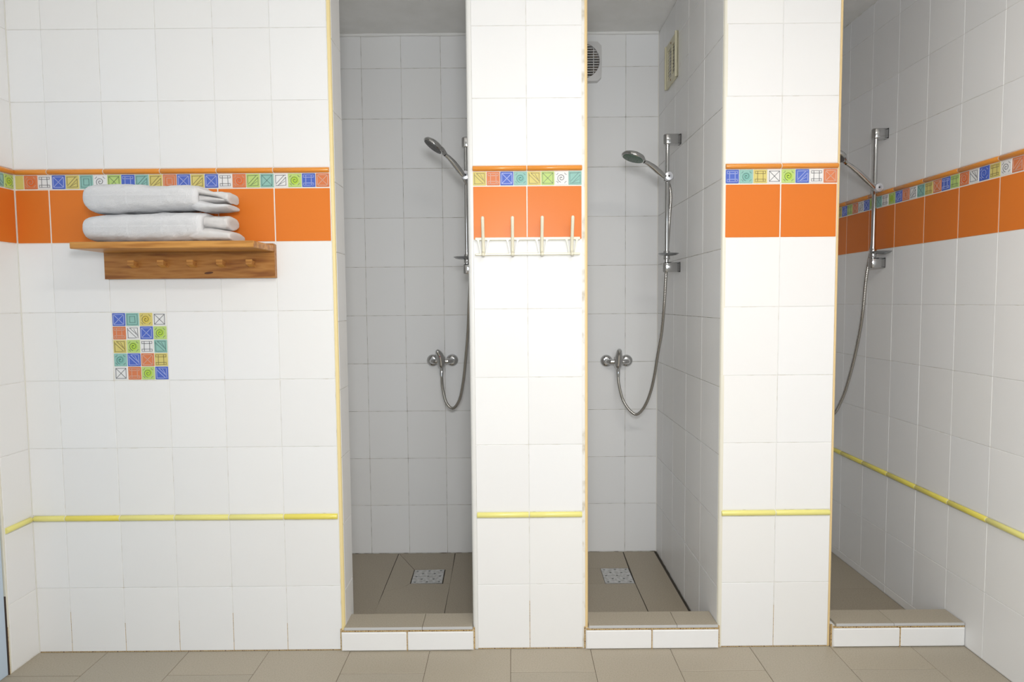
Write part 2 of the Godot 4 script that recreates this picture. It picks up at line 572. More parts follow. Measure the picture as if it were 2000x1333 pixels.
func build_structure() -> void:
	# ---- front walls: the wide panel and the two pillars
	var cl := [XL, -1.6407, -1.4407, -1.2407, -1.0407, -0.8407, -0.6407]
	var lc := ["oS", "wG", "bX", "yZ", "tQ", "wS", "gX", "bG", "tZ", "yZ", "oQ", "bX", "yZ", "bX", "wG", "oS", "gZ", "tX", "wZ", "gS", "bG", "oX"]
	var w := front_panel("wall_front_left", "wide white tiled wall panel with orange band and wooden shelf", -1.861, -0.6355, cl, -1.7275, lc, 0.0493, [XL + 0.003, -1.6407, -1.4407, -1.2407, -1.0407, -0.8407, -0.6415], [XL + 0.004, -1.6407, -1.4407, -1.2407, -1.0407, -0.8407, -0.6425], [M.rail_pale, M.rail_deep, M.rail_pale, M.rail_pale, M.rail_pale, M.rail_deep], [[2, 4]])
	var f := face(Vector3.ZERO, Vector3.RIGHT, Vector3.BACK)
	border_tile(w, f, "yG", XL + 0.002, -1.7275, YROW[7] + 0.001, YROW[8])
	# decorative mosaic of twenty small tiles in place of one white tile
	var mos := [["bX", "tQ", "yS", "wX"], ["oG", "wZr", "bX", "gS"], ["yZr", "gS", "wG", "tZr"], ["tS", "bZr", "oX", "yG"], ["wX", "oG", "gS", "bZr"]]
	block(w, "mosaic_grout", Vector3(-1.4395, 1.0138, -0.004), Vector3(-1.2419, 1.259, -0.0010), M.grout_bright)
	for r in 5:
		for c in 4:
			border_tile(w, f, mos[r][c], -1.4375 + c * 0.0489, -1.4375 + (c + 1) * 0.0489, 1.2580 - (r + 1) * 0.0486, 1.2580 - r * 0.0486)
	block(w, "wall_core", Vector3(-0.6355, -0.12, -0.13), Vector3(-0.6285, CEIL, -0.0100), M.grout_stall)
	bead(w, -0.627, 1.0, 0.0, CEIL, 0.0085, M.bead_yellow)
	var fj := face(Vector3(-0.6270, 0, 0), Vector3(0, 0, -1), Vector3.RIGHT)
	grid(w, fj, [0.0125, 0.13], stall_rows())

	var cm := [-0.1355, 0.0575, 0.2535]
	w = front_panel("wall_front_center", "white tiled pillar with coat hooks between the first two showers", -0.1425, 0.2665, cm, -0.1345, ["yZr", "oG", "bX", "tS", "yZr", "gX", "wS", "tZ"], 0.0484, [-0.136, 0.0575, 0.2545], [-0.1345, 0.0575, 0.2525], [M.rail_pale])
	block(w, "wall_core", Vector3(-0.152, -0.12, -0.13), Vector3(-0.1425, CEIL, -0.0100), M.grout_stall)
	block(w, "wall_core", Vector3(0.2665, -0.12, -0.13), Vector3(0.2715, CEIL, -0.0100), M.grout_stall)
	bead(w, -0.1535, -1.0, 0.0, CEIL, 0.013, M.bead_white)
	bead(w, 0.2735, 1.0, 0.0, CEIL, 0.0075, M.bead_tan)
	fj = face(Vector3(0.2735, 0, 0), Vector3(0, 0, -1), Vector3.RIGHT)
	grid(w, fj, [0.0125, 0.13], stall_rows())

	var cr := [0.7605, 0.9593, 1.1605]
	w = front_panel("wall_front_right", "white tiled pillar between the second and third showers", 0.7605, 1.1640, cr, 0.7615, ["bG", "tS", "yG", "wX", "gS", "bZ", "wG", "oX"], 0.0498, [0.7605, 0.9593, 1.1615], [0.7605, 0.9593, 1.1595], [M.rail_pale])
	block(w, "wall_core", Vector3(0.7535, -0.12, -0.13), Vector3(0.7605, CEIL, -0.0100), M.grout_stall)
	block(w, "wall_core", Vector3(1.1640, -0.12, -0.13), Vector3(1.1690, CEIL, -0.0100), M.grout_stall)
	bead(w, 0.752, -1.0, 0.0, CEIL, 0.010, M.bead_cream)
	bead(w, 1.1705, 1.0, 0.0, CEIL, 0.007, M.bead_tan)
	fj = face(Vector3(1.1705, 0, 0), Vector3(0, 0, -1), Vector3.RIGHT)
	grid(w, fj, [0.0115, 0.13], stall_rows())

	# ---- partitions between the stalls
	w = structure("wall_partition_left", "white tiled side wall of the leftmost shower stall")
	block(w, "wall_core", Vector3(-1.05, -0.12, ZB - 0.005), Vector3(-0.9522, CEIL, -0.13), M.grout_stall)
	grid(w, face(Vector3(-0.95, 0, 0), Vector3(0, 0, -1), Vector3.RIGHT), [0.131, 0.232, 0.456, 0.677, 0.88, 1.008], stall_rows())
	w = structure("wall_partition_center", "white tiled partition between the first two shower stalls")
	block(w, "wall_core", Vector3(-0.1513, -0.12, ZB - 0.005), Vector3(-0.0522, CEIL, -0.13), M.grout_stall)
	grid(w, face(Vector3(-0.1535, 0, 0), Vector3(0, 0, 1), Vector3.LEFT), [-1.008, -0.88, -0.677, -0.456, -0.232, -0.0145], stall_rows())
	grid(w, face(Vector3(-0.05, 0, 0), Vector3(0, 0, -1), Vector3.RIGHT), [0.131, 0.232, 0.456, 0.677, 0.88, 1.008], stall_rows())
	w = structure("wall_partition_right", "white tiled partition between the second and third shower stalls")
	block(w, "wall_core", Vector3(0.7542, -0.12, ZB - 0.005), Vector3(0.8498, VY0, -0.13), M.grout_stall)
	block(w, "wall_core", Vector3(0.7542, VY1, ZB - 0.005), Vector3(0.8498, CEIL, -0.13), M.grout_stall)
	block(w, "wall_core", Vector3(0.7542, VY0, ZB - 0.005), Vector3(0.8498, VY1, VZ0), M.grout_stall)
	block(w, "wall_core", Vector3(0.7542, VY0, VZ1), Vector3(0.8498, VY1, -0.13), M.grout_stall)
	f = face(Vector3(0.752, 0, 0), Vector3(0, 0, 1), Vector3.LEFT)
	grid(w, f, [-1.008, -0.89, -0.677, -0.456, -0.232, -0.0115], stall_rows(), [[1, 9], [2, 9]])
	# two tiles cut round the vent duct
	var ya := -0.027 + 0.2493 * 9
	var yb := -0.027 + 0.2493 * 10
	tile(w, f, -0.89, -0.677, ya, VY0, M.white0, "tile", 0.0, 0.0004)
	tile(w, f, -0.89, VZ0, VY0, yb, M.white0, "tile", 0.0, 0.0004)
	tile(w, f, VZ0, -0.677, VY1, yb, M.white0, "tile", 0.0, 0.0004)
	tile(w, f, -0.677, -0.456, ya, VY0, M.white3, "tile", 0.0, 0.0004)
	tile(w, f, VZ1, -0.456, VY0, yb, M.white3, "tile", 0.0, 0.0004)
	tile(w, f, -0.677, VZ1, VY1, yb, M.white3, "tile", 0.0, 0.0004)
	grid(w, face(Vector3(0.852, 0, 0), Vector3(0, 0, -1), Vector3.RIGHT), [0.131, 0.232, 0.456, 0.677, 0.88, 1.008], stall_rows())

	# ---- back wall of the stalls
	w = structure("wall_back", "white tiled wall at the back of the shower stalls")
	block(w, "wall_core", Vector3(-1.05, -0.12, ZB - 0.12), Vector3(XR + 0.1, CEIL, ZB - 0.0018), M.grout_stall)
	f = face(Vector3(0, 0, ZB), Vector3.RIGHT, Vector3.BACK)
	grid(w, f, [-0.949, -0.7487, -0.5487, -0.3487, -0.1545], stall_rows())
	grid(w, f, [-0.049, 0.1859, 0.3859, 0.5859, 0.7510], stall_rows())
	grid(w, f, [0.853, 1.05, 1.25, 1.45, 1.663], stall_rows())
	block(w, "joint", Vector3(0.7492, FLOOR_IN, ZB - 0.001), Vector3(0.7535, CEIL, ZB + 0.0022), M.grout_bright)
	# bead of plaster under the ceiling
	var q := Geo.new()
	for s in [[-0.94, -0.158], [-0.04, 0.748]]:
		var pts := PackedVector3Array()
		var rad := PackedFloat32Array()
		for i in 15:
			pts.append(Vector3(lerpf(s[0], s[1], i / 14.0), CEIL - 0.004, ZB + 0.004))
			rad.append(rng.randf_range(0.006, 0.011))
		q.tube(pts, rad, 8)
	part(w, "plaster_bead", q.mesh(), M.paint)

	# ---- right wall
	w = structure("wall_right", "long white tiled right wall with orange band and yellow rail")
	block(w, "wall_core", Vector3(XR + 0.0018, -0.12, ZB), Vector3(XR + 0.15, CEIL, ZR), M.grout)
	f = face(Vector3(XR, 0, 0), Vector3(0, 0, 1), Vector3.LEFT)
	var zs := []
	for k in range(0, 14): zs.append(-0.9045 + 0.2004 * k)
	zs.push_front(ZB + 0.001)
	var hot := []
	for k in range(0, zs.size()): hot.append(zs[k])
	block(w, "band_grout", Vector3(XR + 0.0012, YROW[6] - 0.002, ZB + 0.001), Vector3(XR + 0.003, YROW[9] + 0.001, zs[-1]), M.grout_bright)
	for s in [[0.001, YROW[0]], [YROW[0], YROW[1]], [YROW[2], YROW[3]], [YROW[3], YROW[4]], [YROW[4], YROW[5]], [YROW[5], YROW[6]], [YROW[9], YROW[10]], [YROW[10], YROW[11]], [YROW[11], YROW[12]], [YROW[12], YROW[13]]]:
		for i in zs.size() - 1:
			tile(w, f, zs[i], zs[i + 1], s[0], s[1], white())
	tile(w, f, ZB + 0.001, -0.5, FLOOR_IN, 0.0, M.white2)
	tile(w, f, -0.5, -0.1, FLOOR_IN, 0.0, M.white3)
	for i in zs.size() - 1:
		tile(w, f, zs[i], zs[i + 1], YROW[6], YROW[7], M.orange_a if i % 3 else M.orange_b, "orange_tile", 0.0003, 0.0022)
	var rc := ["yS", "yG", "bZ", "gG", "oX", "wZ", "bX", "gS", "tX", "wG", "gS", "bZ", "oQ", "wZ", "tX", "yG", "oX", "bG", "gG", "oS", "wZr", "bS", "yG", "wS", "oZ", "tX", "gG", "yS", "bX", "wG", "oS", "tZ", "yX", "bG", "gS", "wX", "oG", "tS", "bZ", "yG", "gX", "wS", "oX", "bG", "tQ", "yZ", "gS", "wG", "oS", "bX", "tG", "yX", "gZ"]
	border_row(w, f, rc, -0.5035 - 11 * 0.0501, 0.0501, YROW[7] + 0.001, YROW[8])
	trim_row(w, f, zs, YROW[8], YROW[9], 0.011, [M.cigar], "orange_trim")
	trim_row(w, f, zs, YROW[1] + 0.001, YROW[2] - 0.001, 0.009, [M.rail_deep, M.rail_deep, M.rail_deep, M.rail_deep, M.rail_deep, M.rail_deep, M.rail_pale], "yellow_trim")

	# ---- left wall with the door frame at the edge of the picture
	w = structure("wall_left", "narrow white tiled left return wall beside the door frame")
	block(w, "wall_core", Vector3(XL - 0.1, -0.12, -0.002), Vector3(XL - 0.0018, CEIL, 0.139), M.grout)
	block(w, "wall_core", Vector3(XL - 0.1, 2.12, 0.139), Vector3(XL, CEIL, 1.02), M.paint)
	block(w, "wall_core", Vector3(XL - 0.1, -0.12, 1.02), Vector3(XL, CEIL, ZR), M.paint)
	f = face(Vector3(XL, 0, 0), Vector3(0, 0, 1), Vector3.RIGHT)
	for s in [[0.004, YROW[0]], [YROW[0], YROW[1]], [YROW[2], YROW[3]], [YROW[3], YROW[4]], [YROW[4], YROW[5]], [YROW[5], YROW[6]], [YROW[9], YROW[10]], [YROW[10], YROW[11]], [YROW[11], YROW[12]], [YROW[12], YROW[13]]]:
		tile(w, f, 0.002, 0.132, s[0], s[1], white())
	tile(w, f, 0.002, 0.132, YROW[6], YROW[7], M.orange_a, "orange_tile", 0.0003, 0.0022)
	border_row(w, f, ["gS", "tZ", "oG"], 0.003, 0.0435, YROW[7] + 0.001, YROW[8])
	trim_row(w, f, [0.004, 0.132], YROW[8], YROW[9], 0.011, [M.cigar], "orange_trim")
	trim_row(w, f, [0.008, 0.128], YROW[1] + 0.001, YROW[2] - 0.001, 0.009, [M.rail_pale], "yellow_trim")
	block(w, "joint", Vector3(XL - 0.002, 0.0, -0.002), Vector3(XL + 0.0014, CEIL, 0.0026), M.grout_bright)
	block(w, "plaster_edge", Vector3(XL - 0.1, 0.0, 0.1325), Vector3(XL - 0.001, CEIL, 0.1405), M.bead_cream, 0.001)
	block(w, "joint", Vector3(XL - 0.02, 0.0, 0.1398), Vector3(XL - 0.0005, 0.17, 0.1412), M.stain)
	w = structure("door_1", "pale blue door frame with worn dark edge")
	block(w, "door_frame", Vector3(XL - 0.075, 0.0, 0.1435), Vector3(XL - 0.004, 2.12, 0.20), M.door_blue, 0.003)
	block(w, "door_frame", Vector3(XL - 0.075, 0.0, 0.96), Vector3(XL - 0.004, 2.12, 1.02), M.door_blue, 0.003)
	block(w, "door_frame", Vector3(XL - 0.075, 2.06, 0.20), Vector3(XL - 0.004, 2.12, 0.96), M.door_blue, 0.003)
	block(w, "door_leaf", Vector3(XL - 0.09, 0.006, 0.202), Vector3(XL - 0.05, 2.058, 0.958), M.door_blue, 0.002)
	block(w, "door_seal", Vector3(XL - 0.03, 0.0, 0.1408), Vector3(XL - 0.0015, 0.28, 0.1436), M.seal)

	# ---- rear wall with its window, behind the camera
	w = structure("wall_rear", "plain painted wall opposite the showers")
	block(w, "wall_core", Vector3(XL - 0.1, -0.12, ZR), Vector3(-0.95, CEIL, ZR + 0.1), M.rear_paint)
	block(w, "wall_core", Vector3(1.45, -0.12, ZR), Vector3(XR + 0.15, CEIL, ZR + 0.1), M.rear_paint)
	block(w, "wall_core", Vector3(-0.95, -0.12, ZR), Vector3(1.45, 0.95, ZR + 0.1), M.rear_paint)
	block(w, "wall_core", Vector3(-0.95, 2.29, ZR), Vector3(1.45, CEIL, ZR + 0.1), M.rear_paint)
	w = structure("window_1", "white framed frosted window opposite the showers")
	for b in [[-0.95, -0.90, 0.95, 2.29], [1.40, 1.45, 0.95, 2.29], [-0.90, 1.40, 0.95, 1.00], [-0.90, 1.40, 2.24, 2.29], [0.23, 0.27, 1.00, 2.24]]:
		block(w, "window_frame", Vector3(b[0], b[2], ZR), Vector3(b[1], b[3], ZR + 0.06), M.plastic_white, 0.004)
	block(w, "window_pane", Vector3(-0.90, 1.00, ZR + 0.02), Vector3(0.23, 2.24, ZR + 0.03), M.frosted)
	block(w, "window_pane", Vector3(0.27, 1.00, ZR + 0.02), Vector3(1.40, 2.24, ZR + 0.03), M.frosted)

	# ---- ceiling
	w = structure("ceiling", "flat painted ceiling over the showers")
	block(w, "ceiling_slab", Vector3(XL - 0.1, CEIL, ZB - 0.12), Vector3(XR + 0.15, CEIL + 0.1, ZR + 0.1), M.paint)

	# ---- floor: 30 cm tiles, every other row pushed by half a tile
	w = structure("floor", "grey beige stone tiled floor in front of the showers")
	block(w, "floor_bed", Vector3(XL - 0.1, -0.12, 0.0), Vector3(XR + 0.15, -0.0015, ZR), M.floor_joint)
	var xs := [XL - 0.05, -1.510, -1.2085, -0.9095, -0.608, -0.3135, -0.0145, 0.2805, 0.575, 0.8715, 1.1685, 1.4655, XR]
	for i in xs.size() - 1:
		var z := 0.0004
		var nz := 0.152 if i % 2 == 0 else 0.302
		while z < ZR - 0.01:
			var x0: float = xs[i] + (0.0 if i == 0 else 0.0008)
			var x1: float = xs[i + 1] - 0.0008
			var zz := minf(nz, ZR)
			if zz - z > 0.005:
				part(w, "floor_tile", slab(Vector3(x1 - x0, 0.009, zz - z - 0.0024), 0.0012), M["stone%d" % rng.randi_range(0, 2)], Transform3D(Basis.IDENTITY, Vector3((x0 + x1) * 0.5, -0.0045 + rng.randf_range(-0.0003, 0.0003), (z + zz) * 0.5)))
			z = nz
			nz += 0.3
	# stall floors: cut pieces round the drains
	var wells := [[-0.95, -0.155, -0.489, -0.3405, -0.792, -0.647], [-0.05, 0.752, 0.4305, 0.5625, -0.793, -0.628]]
	for b in wells:
		block(w, "stall_bed", Vector3(b[0], -0.12, ZB), Vector3(b[2], FLOOR_IN - 0.0025, -0.1), M.stall_joint)
		block(w, "stall_bed", Vector3(b[3], -0.12, ZB), Vector3(b[1], FLOOR_IN - 0.0025, -0.1), M.stall_joint)
		block(w, "stall_bed", Vector3(b[2], -0.12, ZB), Vector3(b[3], FLOOR_IN - 0.0025, b[4]), M.stall_joint)
		block(w, "stall_bed", Vector3(b[2], -0.12, b[5]), Vector3(b[3], FLOOR_IN - 0.0025, -0.1), M.stall_joint)
	block(w, "stall_bed", Vector3(0.852, -0.12, ZB), Vector3(XR, FLOOR_IN - 0.0025, -0.1), M.stall_joint)
	var za := ZB + 0.004
	var zf := -0.1
	var e := 0.0006
	stone(w, [[-0.949, za], [-0.6085, za], [-0.6025, -0.62], [-0.598, -0.42], [-0.599, zf], [-0.949, zf]], 0)
	stone(w, [[-0.6045, za], [-0.4945, -0.797], [-0.4905, -0.6425], [-0.52, -0.60], [-0.5985, -0.56]], 1)
	stone(w, [[-0.6030, za], [-0.3115, za], [-0.3055, -0.80], [-0.4935, -0.8005]], 0)
	stone(w, [[-0.3385, -0.7995], [-0.3055, -0.7995], [-0.3015, -0.638], [-0.3335, -0.638]], 1)
	stone(w, [[-0.5975, -0.559], [-0.5195, -0.599], [-0.4895, -0.6395], [-0.3015, -0.6365], [-0.2965, zf], [-0.598, zf]], 1)
	stone(w, [[-0.3065, za], [-0.155, za], [-0.155, zf], [-0.2920, zf]], 0)
	stone(w, [[-0.049, za], [0.574, za], [0.5665, -0.7985], [0.4275, -0.7985], [-0.049, -0.7985]], 1)
	stone(w, [[-0.049, -0.7975], [0.4265, -0.7975], [0.4265, -0.6235], [-0.049, -0.6235]], 0)
	stone(w, [[-0.049, -0.6225], [0.5660, -0.6225], [0.5690, zf], [-0.049, zf]], 1)
	stone(w, [[0.5785, za], [0.7385, za], [0.7425, zf], [0.5735, zf], [0.5695, -0.62]], 0)
	stone(w, [[0.853, za], [1.16, za], [1.16, zf], [0.853, zf]], 0)
	stone(w, [[1.1612, za], [XR - 0.001, za], [XR - 0.001, -0.55], [1.1612, -0.55]], 1)
	stone(w, [[1.1612, -0.549], [XR - 0.001, -0.549], [XR - 0.001, zf], [1.1612, zf]], 0)

	# ---- kerbs at the stall entrances
	kerb("trim_1", "white tiled kerb with stone top under the left shower opening", -0.6395, -0.1515, -0.3960, -0.34)
	kerb("trim_2", "white tiled kerb with stone top under the middle shower opening", 0.2635, 0.7545, 0.5075, 0.60)
	kerb("trim_3", "white tiled kerb with stone top under the right shower opening", 1.1760, XR - 0.001, 1.4235, 1.40)

func stone(parent: Node3D, pts: Array, k: int) -> void:
	var q := Geo.new()
	var poly := PackedVector2Array()
	for p in pts: poly.append(Vector2(p[0], p[1]))
	q.prism(poly, Vector3(0, FLOOR_IN - 0.009, 0), Vector3.RIGHT, Vector3.BACK, Vector3(0, 0.009, 0))
	part(parent, "stall_tile", q.mesh(), M["stall_stone%d" % k])

func kerb(called: String, label: String, x0: float, x1: float, xm: float, xt: float) -> void:
	var w := structure(called, label)
	block(w, "kerb_core", Vector3(x0, -0.12, -0.1), Vector3(x1, 0.078, 0.006), M.grout)
	var f := face(Vector3(0, 0, 0.013), Vector3.RIGHT, Vector3.BACK)
	tile(w, f, x0, xm, 0.001, 0.0735, M.white1, "tile", 0.0, 0.0014, 0.003)
	tile(w, f, xm, x1, 0.001, 0.0735, M.white4, "tile", 0.0, 0.0014, 0.003)
	joint(w, Vector3(xm - 0.0016, 0.0, 0.004), Vector3(xm + 0.0016, 0.0725, 0.0112), M.stain)
	joint(w, Vector3(x0 + 0.001, 0.0735, 0.003), Vector3(x1 - 0.001, 0.0785, 0.0095), M.stain)
	for x in [x0 - 0.002, x1 + 0.002]:
		if x < XR - 0.01:
			joint(w, Vector3(x - 0.003, 0.0, -0.004), Vector3(x + 0.003, 0.082, 0.002), M.stain)
	var ts := [x0 + 0.011, xt, x1 - 0.003]
	for i in 2:
		part(w, "kerb_top", slab(Vector3(ts[i + 1] - ts[i] - 0.0012, 0.010, 0.104), 0.001), M["stone%d" % i], Transform3D(Basis.IDENTITY, Vector3((ts[i] + ts[i + 1]) * 0.5, 0.0845, -0.0445)))
		part(w, "kerb_edge", slab(Vector3(ts[i + 1] - ts[i] - 0.0012, 0.0095, 0.004), 0.0008), M.stone_edge, Transform3D(Basis.IDENTITY, Vector3((ts[i] + ts[i + 1]) * 0.5, 0.0845, 0.0092)))

# ---------------------------------------------------------------- things
func shelf() -> void:
	var o := Vector3(-1.139, 1.378, 0.0)
	var t := thing("wall_shelf", "varnished wooden wall shelf with peg board holding white towels", "shelf", o)
	var b := block(t, "shelf_board", Vector3(-0.300, 0.0925, 0.0225), Vector3(0.300, 0.1145, 0.203), M.wood_edge, 0.002)
	b.set_meta("label", "flat honey coloured shelf board")
	var q := Geo.new()
	q.prism(PackedVector2Array([Vector2(-0.303, 0.0), Vector2(0.301, 0.0), Vector2(0.301, 0.117), Vector2(0.296, 0.1215), Vector2(-0.303, 0.1215)]), Vector3(0, 0, 0.0015), Vector3.RIGHT, Vector3.UP, Vector3(0, 0, 0.02))
	part(t, "back_board", q.mesh(), M.wood_shaded)
	for x in [0.221, 0.1176, 0.0142, -0.0892, -0.1927]:
		var p := Geo.new()
		p.prism(PackedVector2Array([Vector2(0.0, -0.0135), Vector2(0.030, -0.004), Vector2(0.030, 0.0125), Vector2(0.018, 0.008), Vector2(0.0, 0.006)]), Vector3(-0.011, 0, 0), Vector3(0, 0, 1), Vector3.UP, Vector3(0.022, 0, 0))
		part(t, "peg", p.mesh(), M.wood_edge, Transform3D(Basis.IDENTITY, Vector3(x, 0.0515, 0.0212)))
	var k := Geo.new()
	k.lathe(Vector3.ZERO, Vector3(0, 0, 1), [Vector2(0.0, -0.001), Vector2(0.004, -0.0005), Vector2(0.004, 0.0003), Vector2(0.0, 0.0005)], 14, 4.0)
	part(t, "knot", k.mesh(), M.knot, Transform3D(Basis(Vector3(0, 0, 1), 0.1), Vector3(0.066, 0.019, 0.0215)))

# cloth roll lofted along x; each station: [x, bottom, top, back z, front z]
func cloth(st: Array, sd: int, amp: float, ex := 2.6) -> ArrayMesh:
	var n := FastNoiseLite.new()
	n.seed = sd
	n.frequency = 14.0
	n.fractal_octaves = 3
	var c := []
	for k in 5:
		var cv := PackedFloat32Array()
		for s in st: cv.append(s[k])
		c.append(cv)
	var rings := []
	var steps := 14
	for i in st.size() - 1:
		for j in (steps if i < st.size() - 2 else steps + 1):
			var u := float(j) / steps
			var val := []
			for k in 5:
				var a: PackedFloat32Array = c[k]
				val.append(cubic_interpolate(a[i], a[i + 1], a[maxi(i - 1, 0)], a[mini(i + 2, a.size() - 1)], u))
			var ring := PackedVector3Array()
			var ym: float = (val[1] + val[2]) * 0.5
			var zm: float = (val[3] + val[4]) * 0.5
			var ry: float = maxf((val[2] - val[1]) * 0.5, 0.0005)
			var rz: float = maxf((val[4] - val[3]) * 0.5, 0.0005)
			for m in 72:
				var a := TAU * m / 72.0
				var cs := cos(a); var sn := sin(a)
				var p := Vector3(val[0], ym + signf(sn) * pow(absf(sn), 2.0 / ex) * ry, zm + signf(cs) * pow(absf(cs), 2.0 / ex) * rz)
				var d := n.get_noise_3dv(p) * amp * minf(1.0, ry / 0.02) + n.get_noise_3dv(p * 16.0) * 0.0011
				p += Vector3(0, sn, cs) * d
				ring.append(p)
			rings.append(ring)
	var q := Geo.new()
	q.loft(rings)
	return q.mesh()

func towels() -> void:
	var top_y := 1.4925
	var o := Vector3(-1.20, top_y, 0.11)
	var t := thing("folded_towel", "lower of two folded white terry towels on wooden shelf", "towel", o, "white towels on the shelf")
	# body rolled in a flat oval, rounded fold to the left
	part(t, "body", cloth([[-0.2215, 0.044, 0.058, -0.02, 0.03], [-0.217, 0.020, 0.079, -0.055, 0.055], [-0.198, 0.007, 0.091, -0.075, 0.076], [-0.150, 0.002, 0.094, -0.085, 0.086], [-0.08, 0.0, 0.096, -0.088, 0.090], [0.02, 0.0, 0.099, -0.088, 0.092], [0.10, 0.001, 0.101, -0.087, 0.090], [0.15, 0.003, 0.101, -0.084, 0.086], [0.178, 0.006, 0.098, -0.078, 0.080], [0.186, 0.012, 0.090, -0.06, 0.066], [0.178, 0.03, 0.074, -0.03, 0.04]], 11, 0.0035), M.terry)
	part(t, "fold", cloth([[0.150, 0.045, 0.092, -0.06, 0.055], [0.195, 0.046, 0.090, -0.06, 0.056], [0.235, 0.044, 0.089, -0.058, 0.052], [0.253, 0.045, 0.087, -0.055, 0.048], [0.2585, 0.052, 0.080, -0.045, 0.04], [0.2595, 0.062, 0.070, -0.03, 0.03]], 12, 0.005, 2.6), M.terry_inner)
	part(t, "fold", cloth([[0.140, 0.004, 0.058, -0.06, 0.075], [0.19, 0.001, 0.048, -0.062, 0.078], [0.24, 0.001, 0.040, -0.06, 0.074], [0.270, 0.001, 0.033, -0.056, 0.070], [0.2755, 0.006, 0.028, -0.045, 0.06], [0.2765, 0.012, 0.02, -0.03, 0.045]], 13, 0.005, 2.6), M.terry_inner)
	var o2 := Vector3(-1.20, top_y + 0.1015, 0.11)
	t = thing("folded_towel", "upper folded white terry towel lying on top of another towel", "towel", o2, "white towels on the shelf")
	part(t, "body", cloth([[-0.2185, 0.040, 0.056, -0.02, 0.03], [-0.213, 0.017, 0.077, -0.055, 0.055], [-0.190, 0.001, 0.090, -0.075, 0.076], [-0.140, -0.004, 0.095, -0.085, 0.086], [-0.07, -0.001, 0.095, -0.088, 0.090], [0.02, 0.002, 0.088, -0.088, 0.091], [0.10, 0.006, 0.089, -0.086, 0.088], [0.145, 0.007, 0.088, -0.080, 0.084], [0.166, 0.009, 0.084, -0.074, 0.078], [0.173, 0.016, 0.074, -0.058, 0.062], [0.158, 0.028, 0.062, -0.03, 0.04]], 15, 0.0035), M.terry)
	# outer layer drawn out to a pointed flap, inner layers below it
	part(t, "fold", cloth([[0.120, 0.062, 0.086, -0.075, 0.070], [0.165, 0.056, 0.081, -0.072, 0.066], [0.205, 0.050, 0.068, -0.065, 0.058], [0.235, 0.042, 0.068, -0.055, 0.050], [0.257, 0.030, 0.066, -0.048, 0.046], [0.2615, 0.034, 0.060, -0.04, 0.04], [0.263, 0.044, 0.054, -0.03, 0.03]], 16, 0.005, 2.8), M.terry_inner)
	part(t, "fold", cloth([[0.130, 0.028, 0.066, -0.055, 0.050], [0.19, 0.030, 0.055, -0.055, 0.050], [0.235, 0.032, 0.046, -0.05, 0.046], [0.252, 0.036, 0.042, -0.03, 0.03]], 17, 0.003, 2.2), M.terry_inner)
	part(t, "fold", cloth([[0.140, 0.010, 0.046, -0.05, 0.066], [0.175, 0.001, 0.036, -0.055, 0.070], [0.215, 0.003, 0.027, -0.055, 0.066], [0.254, 0.007, 0.026, -0.052, 0.060], [0.2625, 0.010, 0.023, -0.045, 0.052], [0.264, 0.014, 0.02, -0.03, 0.038]], 18, 0.004, 2.4), M.terry)

func hook_rack() -> void:
	var o := Vector3(0.0585, 1.455, 0.0)
	var t := thing("hook_rack", "ivory plastic coat rack with four upright hooks on pillar", "coat rack", o)
	for r in [[0.0545, 0.0105], [0.0, 0.008]]:
		var q := Geo.new()
		var pts := PackedVector2Array()
		q.cbox(Vector3(0, r[0], 0.006), Vector3(0.374, r[1], 0.0115), 0.002)
		part(t, "rail", q.mesh(), M.ivory)
	for x in [-0.1575, -0.0535, 0.0505, 0.1570]:
		var h := Geo.new()
		# long prong rising out and up
		h.tube(PackedVector3Array([Vector3(0, -0.006, 0.009), Vector3(0, 0.02, 0.013), Vector3(0, 0.045, 0.019), Vector3(0, 0.085, 0.034), Vector3(0, 0.1235, 0.050), Vector3(0, 0.1275, 0.0517), Vector3(0, 0.129, 0.0523)]), PackedFloat32Array([0.0052, 0.0056, 0.0058, 0.0058, 0.0060, 0.0042, 0.0012]), 12)
		# short lower prong
		h.tube(PackedVector3Array([Vector3(0, 0.009, 0.010), Vector3(0, 0.001, 0.024), Vector3(0, -0.003, 0.036), Vector3(0, -0.002, 0.043), Vector3(0, -0.0015, 0.0445)]), PackedFloat32Array([0.0056, 0.0058, 0.006, 0.0052, 0.002]), 12)
		var hk := part(t, "hook", h.mesh(), M.ivory, Transform3D(Basis.IDENTITY, Vector3(x, 0, 0)))
		for s in [-1.0, 1.0]:
			var b := Geo.new()
			b.prism(PackedVector2Array([Vector2(s * 0.024, 0.052), Vector2(s * 0.0195, 0.044), Vector2(s * 0.0105, 0.0), Vector2(s * 0.0075, 0.0), Vector2(s * 0.0150, 0.046), Vector2(s * 0.013, 0.052)]), Vector3(0, 0, 0.003), Vector3.RIGHT, Vector3.UP, Vector3(0, 0, 0.009))
			part(hk, "brace", b.mesh(), M.ivory)

# wall bracket: a block from the wall (x = 0) to the bar, rounded round the bar
func bracket_mesh(reach: float, h: float) -> ArrayMesh:
	var q := Geo.new()
	var rings := []
	for lv in [[-0.5, 0.86], [-0.46, 0.95], [-0.40, 1.0], [0.34, 1.0], [0.44, 0.95], [0.5, 0.82]]:
		var ring := PackedVector3Array()
		var s: float = lv[1]
		var r := 0.0185 * s
		for i in 13:
			var a := PI * 0.5 + PI * i / 12.0
			ring.append(Vector3(-reach + cos(a) * r, lv[0] * h, sin(a) * r))
		ring.append(Vector3(-0.004, lv[0] * h, -r))
		ring.append(Vector3(-0.004, lv[0] * h, r))
		rings.append(ring)
	q.loft(rings)
	return q.mesh()

